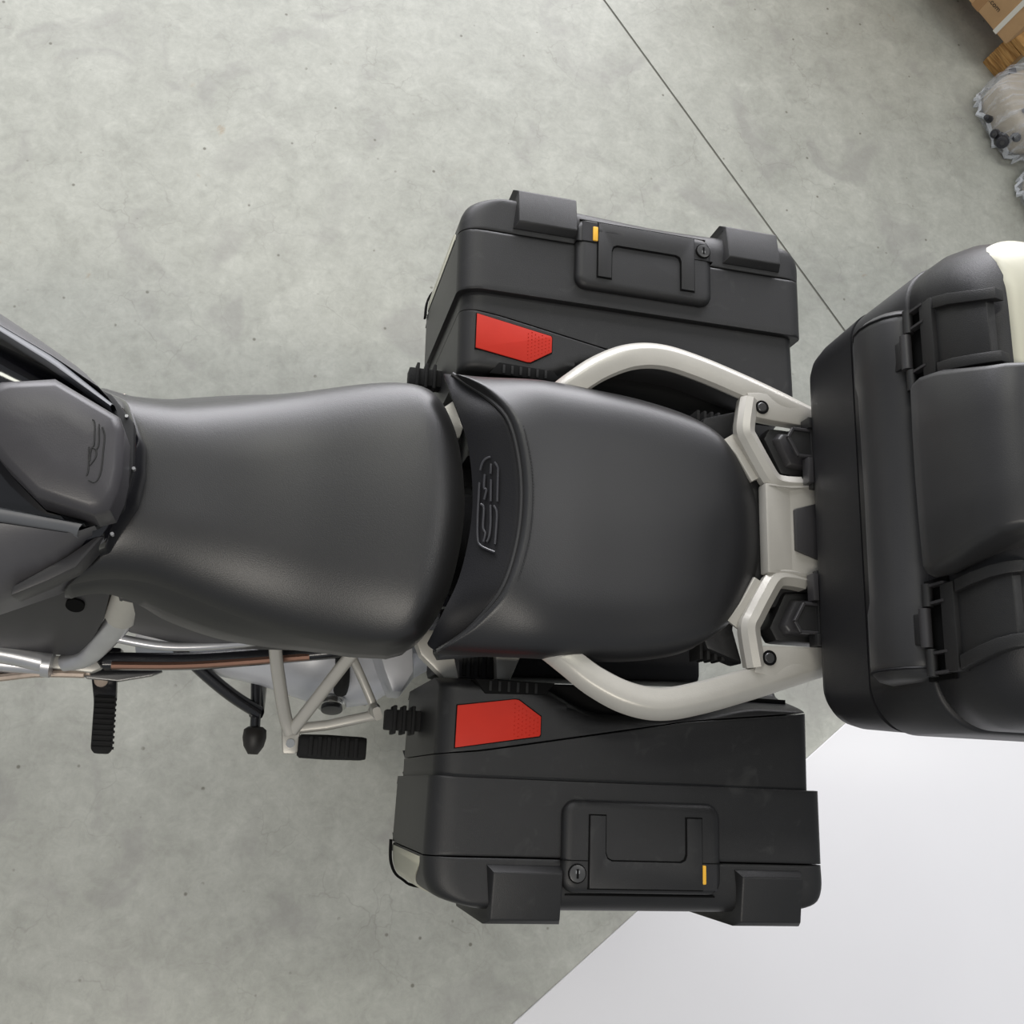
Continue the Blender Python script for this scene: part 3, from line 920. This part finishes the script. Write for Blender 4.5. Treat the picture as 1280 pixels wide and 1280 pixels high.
# ------------------------------------------------------------------ side cases
def side_case(s, label):
    root = empty('side_case', (.52, .37 * s, .45), label, 'pannier', 'side cases on the motorcycle')
    ZB = .45
    line = lambda pts: [(x, y) for x, y in pts]
    gr = [(.238, .329), (.30, .322), (.39, .306), (.60, .268), (.790, .246)]

    def zcav(x, y):
        # scooped hollow for the grab rail on the inner rear half
        yc = .238 + .040 * smooth01((x - .36) / .12) - .030 * smooth01((x - .56) / .16)
        return .778 - .085 * smooth01((yc - y) / .035)

    sk = [(0.0, -.004, False), (0.0, ZB + .02, True), (-.012, ZB, True)]
    off = lambda pts, d: [(x, y + d) for x, y in pts]
    inner = pad([(.240, .222), (.238, .328)], [(.788, .205), (.788, .2448)], [(.240, .222), (.788, .205)], off(gr, -.0007), zcav,
                .034, .014, .030, .0012, sk, n=26, m=44, H=(.026, .010, .020, .0012), s=s).build('inner_panel', 'case', root, smooth=50)
    pad([(.238, .3302), (.238, .362)], [(.788, .2472), (.788, .362)], off(gr, .0007), [(.238, .362), (.788, .362)], lambda x, y: .778,
        .034, .014, .0012, .003, sk, n=14, m=30, H=(.026, .010, .0012, .001), s=s).build('case_shell', 'case', root, smooth=50)
    Geo(s).box(.262, .775, .225, .50, ZB + .01, .74).build('case_core', 'case_gap', root)
    Geo(s).box(.245, .795, .440, .478, ZB + .02, .755).build('seam_gasket', 'case_gap', root)
    skb = [(0.0, -.004, False), (0.0, ZB + .01, True), (-.012, ZB - .01, True)]
    pad([(.231, .357), (.229, .4575)], [(.802, .357), (.802, .4575)], [(.231, .357), (.802, .357)], [(.229, .4575), (.802, .4575)], lambda x, y: .788,
        .036, .022, .003, .0015, skb, n=14, m=30, H=(.026, .014, .003, .0015), s=s).build('case_band', 'case', root, smooth=50)
    # outer lid with big rounded rim
    lid_r = sm([(.300, .523), (.34, .526), (.55, .526), (.72, .525), (.762, .521)])
    lid_f = [(.229, .4592), (.233, .490), (.250, .510), (.300, .523)]
    lid_b = [(.803, .4592), (.803, .490), (.793, .510), (.762, .521)]
    lid = pad(sm(lid_f), sm(lid_b), [(.229, .4592), (.803, .4592)], lid_r, lambda x, y: .788 - .010 * smooth01((y - .46) / .02) * 0,
              .036, .030, .003, .045, [(0.0, -.01, False), (0.0, .600, True), (-.002, .46, True), (-.014, ZB - .01, True)], n=22, m=40, H=(.026, .016, .0015, .036), s=s).build('lid', 'case', root, smooth=50)
    # pale cover let into the lid, wrapping round its front corner
    path = spline([(.2285, .462, 0), (.2315, .491, 0), (.2485, .512, 0), (.300, .526, 0), (.36, .5295, 0), (.55, .5295, 0), (.72, .5285, 0)], 6)
    def ztop(x, y):
        return .742 - .10 * smooth01((y - .468) / .05) - .045 * smooth01((x - .25) / .06)
    rings = []
    for t in (0, .02, .98, 1):
        e = .004 if t in (0, 1) else 0
        rings.append([(x + e, y - e, .470 + (ztop(x, y) - .470) * t) for x, y, _ in path])
    c = Geo(s).loft(rings, closed=False, cap=False).build('lid_cover', 'champagne', lid, smooth=50)
    c['label'] = 'pale satin cover plate'
    Geo(s).sweep(spline([(.226, .455, .462), (.229, .491, .462), (.247, .514, .462), (.300, .527, .462), (.55, .530, .462)], 6), rrect(.004, .012, .0015)).build('lid_edge_trim', 'case_gap', lid)
    # two bumper blocks
    for x0, x1 in ((.309, .414), (.661, .763)):
        Geo(s).add([(x0, .470, .60), (x1, .470, .60), (x1, .539, .60), (x0, .539, .60),
                    (x0, .467, .789), (x1, .467, .789), (x1 - .003, .476, .800), (x0 + .009, .476, .800),
                    (x1 - .003, .535, .790), (x0 + .009, .535, .790), (x1, .541, .780), (x0, .541, .780)],
                   [(0, 1, 2, 3), (0, 1, 5, 4), (4, 5, 6, 7), (7, 6, 8, 9), (9, 8, 10, 11), (11, 10, 2, 3), (1, 2, 10, 8, 6, 5), (0, 3, 11, 9, 7, 4)]).build('bumper', 'case', lid, bevel=.002)
    # latch housing: two halves, U-shaped lever, lock and yellow tab; the left case carries it turned by 180 degrees
    cxm = .5265
    fx = (lambda x: x) if s < 0 else (lambda x: 2 * cxm - x)
    skh = [(0.0005, -.003, False), (.001, -.02, False)]
    zt = .800

    def rblock(x0, x1, y0, y1, r, z0, z1, rb, k=5):
        cx, cy, w, h = (x0 + x1) / 2, (y0 + y1) / 2, x1 - x0, y1 - y0
        rings = [[(cx + a, cy + b, z0) for a, b in rrect(w, h, r, 6)]]
        for q in range(k + 1):
            an = math.pi / 2 * q / k
            ins = rb * (1 - math.cos(an))
            rings.append([(cx + a, cy + b, z1 - rb * .75 * (1 - math.sin(an))) for a, b in rrect(w - 2 * ins, h - 2 * ins, max(.001, r - ins), 6)])
        return Geo(s).loft(rings)

    hs = rblock(.4105, .6385, .382, .5005, .019, .775, zt, .013).build('latch_housing', 'case', root, smooth=50)
    Geo(s).box(.4098, .6392, .4585, .4597, .775, zt + .0003).build('housing_seam', 'case_gap', hs)
    Geo(s).box(.418, .632, .5020, .5040, .775, .7888).build('housing_gap', 'case_gap', hs)

    def U(d):
        return [(fx(x), y) for x, y in [(.447 - d, .401 - d), (.469 + d, .401 - d), (.469 + d, .449 - d), (.4715 + d, .456 - d), (.478 + d * .5, .459 - d),
                                        (.577 - d * .5, .459 - d), (.5835 - d, .456 - d), (.586 - d, .449 - d), (.586 - d, .401 - d), (.608 + d, .401 - d), (.608 + d, .4935 + d), (.447 - d, .4935 + d)]]

    Geo(s).prism(U(.0016), zt - .004, zt + .0006).build('lever_recess', 'case_gap', hs)
    lv_ = Geo(s).prism(U(0), zt - .003, zt + .0035).build('latch_lever', 'case', root, bevel=.0009)
    lx = fx(.4305)
    Geo(s).cyl((lx, .4755, zt - .003), (0, 0, 1), .0125, .0045, 28).build('lock_seat', 'case_gap', hs)
    lk = Geo(s).cyl((lx, .4755, zt - .002), (0, 0, 1), .0110, .0050, 28).build('lock', 'lock', root, bevel=.0008)
    Geo(s).box(lx - .0015, lx + .0015, .4695, .4815, zt + .0005, zt + .0034).build('keyhole', 'case_gap', lk)
    Geo(s).box(lx - .0028, lx + .0028, .4715, .4755, zt + .0005, zt + .0033).build('keyhole', 'chrome', lk)
    tx0, tx1 = sorted((fx(.6085), fx(.6140 if s < 0 else .617)))
    Geo(s).box(fx(.634) if s > 0 else .6090, fx(.6090) if s > 0 else .630, .4605, .494, zt - .003, zt + .0008).build('tab_recess', 'box', hs)
    Geo(s).box(tx0, tx1, .4615, .4865, zt - .003, zt + .0028).build('yellow_tab', 'yellow', root, bevel=.0018)
    # red reflector with raised dots
    poly = [(.262, .320), (.379, .2995), (.3805, .2965), (.3805, .273), (.348, .252), (.342, .2515), (.2625, .264)]
    Geo(s).prism([(x + (-.0012 if x < .3 else .0012), y + (.0012 if y > .28 else -.0012)) for x, y in poly], .775, .7787).build('reflector_seat', 'case_gap', inner)
    rf = Geo(s).prism(poly, .775, .7802).build('reflector', 'red', root, bevel=.0007)
    rf['label'] = 'flat red reflector with one cut corner'
    dots = Geo(s)
    for i in range(8):
        for j in range(9):
            x = .343 + i * .0055
            y = .258 + j * .0058 + (i % 2) * .0029
            if y < .317 - (x - .262) * .175 and y > .2535 + (x - .348) * .65 and x < .378:
                dots.cyl((x, y, .7800), (0, 0, 1), .0011, .0011, 6, .0004)
    o = dots.build('reflector_dots', 'red', rf)
    o['kind'] = 'stuff'
    # ribbed mounting latch at the front
    mt = Geo(s).box(.186, .245, .262, .292, .585, .612).build('mounting_latch', 'rubber', root, bevel=.003)
    for x in (.197, .211, .225):
        Geo(s).box(x, x + .005, .256, .298, .578, .620).build('latch_rib', 'rubber', mt, bevel=.0015)
    # dark ribbed recess near the inner front edge
    rc = Geo(s).prism([(.285, .226), (.40, .226), (.385, .243), (.300, .246)], .745, .7795).build('carrier_socket', 'case_gap', root, bevel=.002)
    for k in range(6):
        Geo(s).box(.305 + k * .013, .309 + k * .013, .228, .242, .775, .7815).build('socket_rib', 'rubber', rc, bevel=.001)
    # tiny illegible moulded marking on the latch lever
    if s > 0:
        mk = Geo(s)
        for x0, x1 in ((.445, .4475), (.448, .4505), (.457, .459), (.460, .462), (.463, .4642), (.4655, .468), (.469, .471), (.472, .473), (.4745, .477)):
            mk.box(x0, x1, .4790, .4820, zt + .0030, zt + .0038)
        mk.build('moulded_marking', 'print', lv_)
    return root


def text_mesh(name, body, size, m, extrude=.0002):
    cu = bpy.data.curves.new(name, 'FONT')
    cu.body = body
    cu.size = size
    cu.extrude = extrude
    t = bpy.data.objects.new(name, cu)
    col.objects.link(t)
    dg = bpy.context.evaluated_depsgraph_get()
    dg.update()
    me = bpy.data.meshes.new_from_object(t.evaluated_get(dg))
    bpy.data.objects.remove(t)
    bpy.data.curves.remove(cu)
    me.materials.clear()
    me.materials.append(M[m])
    o = bpy.data.objects.new(name, me)
    col.objects.link(o)
    return o


side_case(1, 'black hard side case on the side away from the foot pegs, lock towards rear')
side_case(-1, 'black hard side case next to the passenger foot peg, lock towards front')

# ------------------------------------------------------------------ top case
top = empty('top_case', (.93, 0, .885), 'large black top case with padded backrest on the rear rack', 'top case')


def rring(x0, x1, hw, r, z, k=14):
    """rounded rectangle ring in plan; the front side bows forward"""
    out = []
    for cx, cy, a0 in ((x1 - r, hw - r, 0), (x0 + r, hw - r, 90), (x0 + r, -hw + r, 180), (x1 - r, -hw + r, 270)):
        for i in range(k + 1):
            a = math.radians(a0 + 90 * i / k)
            out.append((cx + r * math.cos(a), cy + r * math.sin(a), z))
    return out


Geo().loft([rring(.770, 1.10, .20, .04, z) for z in (.884, .908)]).build('case_foot', 'box', top)
body = Geo().loft([rring(.748, 1.15, .255, .05, .906), rring(.738, 1.17, .268, .046, .912), rring(.735, 1.175, .273, .046, .922), rring(.734, 1.18, .278, .046, .945),
                   rring(.734, 1.19, .286, .052, 1.026)]).build('case_base', 'box', top, smooth=50)
Geo().loft([rring(.745, 1.18, .270, .058, 1.02), rring(.745, 1.18, .270, .058, 1.17)]).build('case_seam', 'case_gap', top)
Geo().loft([rring(.737, 1.19, .285, .060, 1.0275), rring(.733, 1.194, .289, .062, 1.031), rring(.733, 1.196, .291, .064, 1.150), rring(.736, 1.194, .288, .062, 1.1535)]).build('case_middle', 'box', top, smooth=50)
lid = Geo().loft([rring(.737, 1.194, .285, .066, 1.157), rring(.732, 1.198, .289, .068, 1.161), rring(.732, 1.198, .289, .070, 1.195), rring(.737, 1.195, .285, .074, 1.225),
                  rring(.746, 1.188, .276, .078, 1.250), rring(.757, 1.180, .265, .080, 1.266), rring(.770, 1.17, .252, .080, 1.276), rring(.785, 1.155, .237, .075, 1.281), rring(.83, 1.11, .19, .06, 1.283)]).build('lid', 'box', top, smooth=60)
LID = [(.746, 1.188, .276, .078, 1.250), (.757, 1.180, .265, .080, 1.266), (.770, 1.17, .252, .080, 1.276),
       (.785, 1.155, .237, .075, 1.2815), (.81, 1.13, .20, .06, 1.288), (.86, 1.08, .15, .05, 1.291)]
pr = []
for x0, x1, hw, r, z in LID:
    pr.append([(max(x, .774), y, zz) for x, y, zz in rring(x0 - .001, x1 + .0016, hw + .0016, r, z + .0014)])
pan = Geo().loft(pr).build('lid_panel', 'champagne', top, smooth=80)
pan['label'] = 'pale satin panel on the lid'


def bolster(name, prof, ys, m='pad'):
    rings = []
    for y, kz, kx, dx in ys:
        zc = sum(p[1] for p in prof) / len(prof)
        rings.append([(.742 + (x - .742) * kx + dx, y, zc + (z - zc) * kz) for x, z in prof])
    return Geo().loft(rings).build(name, m, top, smooth=50)


p1 = [(.745, 1.052), (.728, 1.056), (.712, 1.066), (.703, 1.082), (.700, 1.100), (.702, 1.120), (.709, 1.138), (.720, 1.150), (.732, 1.157), (.745, 1.158)]
b1 = bolster('lower_backrest_pad', p1, [(-.236, .62, .45, 0), (-.232, .84, .80, 0), (-.222, 1.0, .97, 0), (-.212, 1.02, 1.0, 0), (-.150, 1.02, 1.0, 0), (-.135, .96, .93, 0), (0, .93, .92, 0), (.135, .96, .93, 0), (.150, 1.02, 1.0, 0), (.205, 1.02, 1.0, 0), (.214, 1.0, .97, 0), (.223, .84, .80, 0), (.227, .62, .45, 0)])
for y in (-.222, .214):
    zc = 1.108
    Geo().tube([(.742 + (x - .742) * .975, y, zc + (z - zc) * 1.005) for x, z in p1], .0018, 6, up=(0, 1, 0)).build('piping', 'riser', b1)
p2 = [(.775, 1.172), (.745, 1.166), (.722, 1.170), (.708, 1.184), (.703, 1.205), (.703, 1.235), (.707, 1.270), (.715, 1.298), (.728, 1.316), (.748, 1.324), (.775, 1.322), (.795, 1.305)]
b2 = []
for y, k, kw in ((-1.0, .80, .5), (-.985, .93, .78), (-.95, .99, .95), (-.90, 1, 1), (-.4, 1.0, 1.03), (0, 1, 1.04), (.4, 1, 1.03), (.90, 1, 1), (.95, .99, .95), (.985, .93, .78), (1.0, .80, .5)):
    ring = []
    for x, z in p2:
        hw = .118 - .026 * smooth01((z - 1.20) / .12)
        zc, xc = 1.245, .760
        ring.append((xc + (x - xc) * kw, hw * y - .006, zc + (z - zc) * k))
    b2.append(ring)
bb = Geo().loft(b2).build('upper_backrest_pad', 'pad', top, smooth=50)

class Latch(Geo):
    """the latches sit a touch to the left of the case's centre line"""
    def add(self, verts, faces):
        return super().add([(p[0], p[1] - .0115 * self.s, p[2]) for p in verts], faces)


# latches with hinges
for s in (1, -1):
    kk = lambda z: 1 - .09 * smooth01((z - 1.20) / .09)
    yc0, yc1 = .122, .220
    yi, yo = .136, .205
    # U-shaped frame following the lid, open at the top
    prof_pts = [(.7225, 1.192), (.7225, 1.215), (.7240, 1.240), (.7310, 1.262), (.7400, 1.277), (.7505, 1.287)]
    fr_ = Latch(s)
    fr_.add([(x, y, z) for x, z in ((.7225, 1.190), (.7225, 1.212), (.736, 1.212), (.736, 1.190)) for y in (yc0, yc1)],
            [(0, 1, 3, 2), (2, 3, 5, 4), (4, 5, 7, 6), (6, 7, 1, 0), (0, 2, 4, 6), (1, 3, 5, 7)])
    for ya, yb in ((yc0, yi), (yo, yc1)):
        rings = [[(x, ya * kk(z), z), (x, yb * kk(z), z), (x + .014, yb * kk(z), z - .004), (x + .014, ya * kk(z), z - .004)] for x, z in prof_pts[1:]]
        fr_.loft(rings)
    lt_ = fr_.build('latch', 'case', top, bevel=.0015)
    rings = [[(x + .006, (yi - .004) * kk(z), z), (x + .006, (yo + .004) * kk(z), z), (x + .016, (yo + .004) * kk(z), z), (x + .016, (yi - .004) * kk(z), z)] for x, z in [(.7225, 1.205)] + prof_pts[1:-1]]
    Latch(s).loft(rings).build('latch_plate', 'case', lt_, bevel=.001)
    Latch(s).box(.730, .742, .112, .226, 1.150, 1.195).build('hinge_recess', 'case_gap', lt_)
    Latch(s).cyl((.7235, .118, 1.167), (0, 1, 0), .0062, .026, 14).build('hinge_barrel', 'case', lt_)
    Latch(s).cyl((.7205, .146, 1.164), (0, 1, 0), .0068, .044, 14).build('hinge_barrel', 'satin_dark', lt_)
    Latch(s).cyl((.7235, .192, 1.167), (0, 1, 0), .0062, .030, 14).build('hinge_barrel', 'case', lt_)
    Latch(s).box(.717, .735, .150, .186, 1.143, 1.158).build('hinge_strap', 'case', lt_, bevel=.002)
    for y in (.119, .139, .195, .217):
        Latch(s).box(.7215, .734, y, y + .003, 1.164, 1.196).build('hinge_link', 'satin_dark', lt_)
    # rack hooks at the bottom front
    h = Geo(s)
    hk = [(.704, .134), (.712, .148), (.752, .148), (.752, .108), (.719, .108)]
    h.prism(hk, .898, .903)
    n_ = len(hk)
    hook = h.build('rack_hook', 'case', top, bevel=.001)
    loop = hk + [hk[0]]
    for (xa, ya), (xb, yb) in zip(hk, hk[1:] + hk[:1]):
        Geo(s).sweep([(xa, ya, .903), (xb, yb, .903)], rrect(.0045, .006, .001)).build('hook_rim', 'satin_dark', hook)
    Geo(s).box(.738, .752, .060, .155, .8965, .908).build('mount_plate', 'case', top, bevel=.001)
    Geo(s).box(.729, .737, .066, .104, .8965, .914).build('mount_tab', 'satin_dark', top, bevel=.001)
    Geo(s).box(.733, .740, .150, .166, .889, .912).build('mount_tab', 'case', top, bevel=.001)

# ------------------------------------------------------------------ far corner: pallet, cardboard box, wrapped parts
ex = Vector((1.853 - 1.748, 1.703 - 1.822)).normalized()     # along the visible edge
ey = Vector((-ex.y, ex.x))                                   # away from the bike
if ey.dot(Vector((1, 1))) < 0:
    ey = -ey
C0 = Vector((1.857, 1.703))
rot2 = lambda a, b: tuple(C0 + ex * a + ey * b)
pal = empty('pallet', (*rot2(-.5, .4), 0), 'wooden pallet under the strapped cardboard box', 'pallet')


def rbox(a0, a1, b0, b1, z0, z1):
    return Geo().prism([rot2(a0, b0), rot2(a1, b0), rot2(a1, b1), rot2(a0, b1)], z0, z1)


for b in (.062, .38, .70):
    for a in (-.018, -.42, -.82):
        rbox(a - (.10 if a < -.1 else 0), a + .062, b, b + .10, 0.0, .112).build('block', 'wood', pal, bevel=.003)
for a in (-.042, -.29, -.54, -.79, -1.0):
    rbox(a, a + .105, .055, .80, .112, .132).build('deck_board', 'wood', pal, bevel=.002)
for k in range(5):
    rbox(-.0185, .0445, .0600, .0625, .012 + k * .020, .026 + k * .020).build('end_grain_strip', 'wood', pal, bevel=.001)

cb = empty('cardboard_box', (*rot2(-.5, .35), .133), 'brown cardboard carton with white straps standing on the wooden pallet', 'box')
rbox(-1.05, .0, .0, .72, .1335, .62).build('carton', 'card', cb, bevel=.006)
for a in (-.054, -.60):
    rbox(a, a + .014, -.0025, .003, .134, .621).build('strap', 'strap', cb)
    rbox(a, a + .014, -.002, .722, .619, .6225).build('strap', 'strap', cb)
rbox(-.003, .0025, .12, .134, .134, .621).build('strap', 'strap', cb)
rbox(-.150, -.122, -.0012, .002, .1340, .24).build('tape', 'tape', cb)
t = text_mesh('printed_text', '.com', .021, 'ink', .0003)
zdir = Vector((0, 0, 1))
mt = Matrix(((ex.x, 0, -ey.x), (ex.y, 0, -ey.y), (0, 1, 0))).to_4x4()
mt.translation = Vector((*rot2(-.120, -.0015), .178))
t.matrix_world = mt
t.parent = cb
t.matrix_parent_inverse = Matrix.Translation(cb.location).inverted()


def wrapped(name, c, ang, size, label, fits):
    """a beige part with dark fittings inside crinkled stretch film"""
    root = empty(name, (c[0], c[1], 0), label, 'wrapped part', 'film-wrapped parts beside the pallet')
    rnd = random.Random(int(c[0] * 1000) + 5)
    ca, sa = math.cos(ang), math.sin(ang)

    def shape(k, jitter, z0, hz):
        rings = []
        n = 40
        for iz in range(13):
            t = iz / 12
            rr = math.sqrt(max(0.0, 1 - (2 * t - 1) ** 4)) * .45 + .55
            if iz in (0, 12):
                rr *= .80
            ring = []
            for i in range(n):
                a = 2 * math.pi * i / n
                ce, se = math.cos(a), math.sin(a)
                e = .62
                x = size[0] * math.copysign(abs(ce) ** e, ce)
                y = size[1] * math.copysign(abs(se) ** e, se)
                j = 1 + rnd.uniform(-jitter, jitter)
                x, y = x * k * rr * j, y * k * rr * j
                ring.append((c[0] + x * ca - y * sa, c[1] + x * sa + y * ca, z0 + hz * t))
            rings.append(ring)
        return Geo().loft(rings)

    shape(.93, .0, .012, size[2] * .92).build('wrapped_body', 'core', root, smooth=60)
    for (px_, py_, pz_, r, h) in fits:
        ax = Vector((px_ - c[0], py_ - c[1], .07)).normalized()
        p = Vector((px_, py_, pz_)) - ax * h * .6
        f = Geo().cyl(p, ax, r, h, 10, r * .7).build('fitting', 'fitting', root, bevel=.002)
        Geo().cyl(p + ax * h, ax, r * .28, .003, 6).build('fitting_bolt', 'lock', f)
    shape(1.06, .03, .003, size[2] * 1.16).build('stretch_film', 'film', root, smooth=30)
    # gathered, crinkled hem of the film on the floor side
    hem = []
    for i in range(61):
        a = 2 * math.pi * i / 60
        ce, se = math.cos(a), math.sin(a)
        x = size[0] * math.copysign(abs(ce) ** .62, ce) * (1.0 + rnd.uniform(-.03, .04))
        y = size[1] * math.copysign(abs(se) ** .62, se) * (1.0 + rnd.uniform(-.03, .04))
        hem.append((c[0] + x * ca - y * sa, c[1] + x * sa + y * ca, .028 + rnd.uniform(-.012, .016)))
    hem[-1] = hem[0]
    Geo().sweep(hem, [(-.004, 0), (0, .009), (.004, 0), (0, -.007)]).build('film_hem', 'film_fold', root, smooth=20)
    return root


wrapped('wrapped_part', (1.955, 1.548), math.radians(-62), (.118, .105, .135), 'larger film-wrapped beige part with dark fittings beside the pallet',
        [(1.838, 1.512, .060, .011, .03), (1.884, 1.448, .055, .024, .035), (1.905, 1.447, .085, .016, .035), (1.862, 1.470, .052, .014, .03), (1.900, 1.500, .130, .009, .035), (1.932, 1.580, .145, .020, .04), (1.893, 1.632, .110, .014, .04)])
wrapped('wrapped_part', (2.055, 1.318), math.radians(-55), (.100, .098, .12), 'smaller film-wrapped part lying next to the larger wrapped one',
        [(1.960, 1.345, .085, .014, .03), (1.985, 1.262, .08, .018, .03), (2.02, 1.31, .125, .012, .03)])
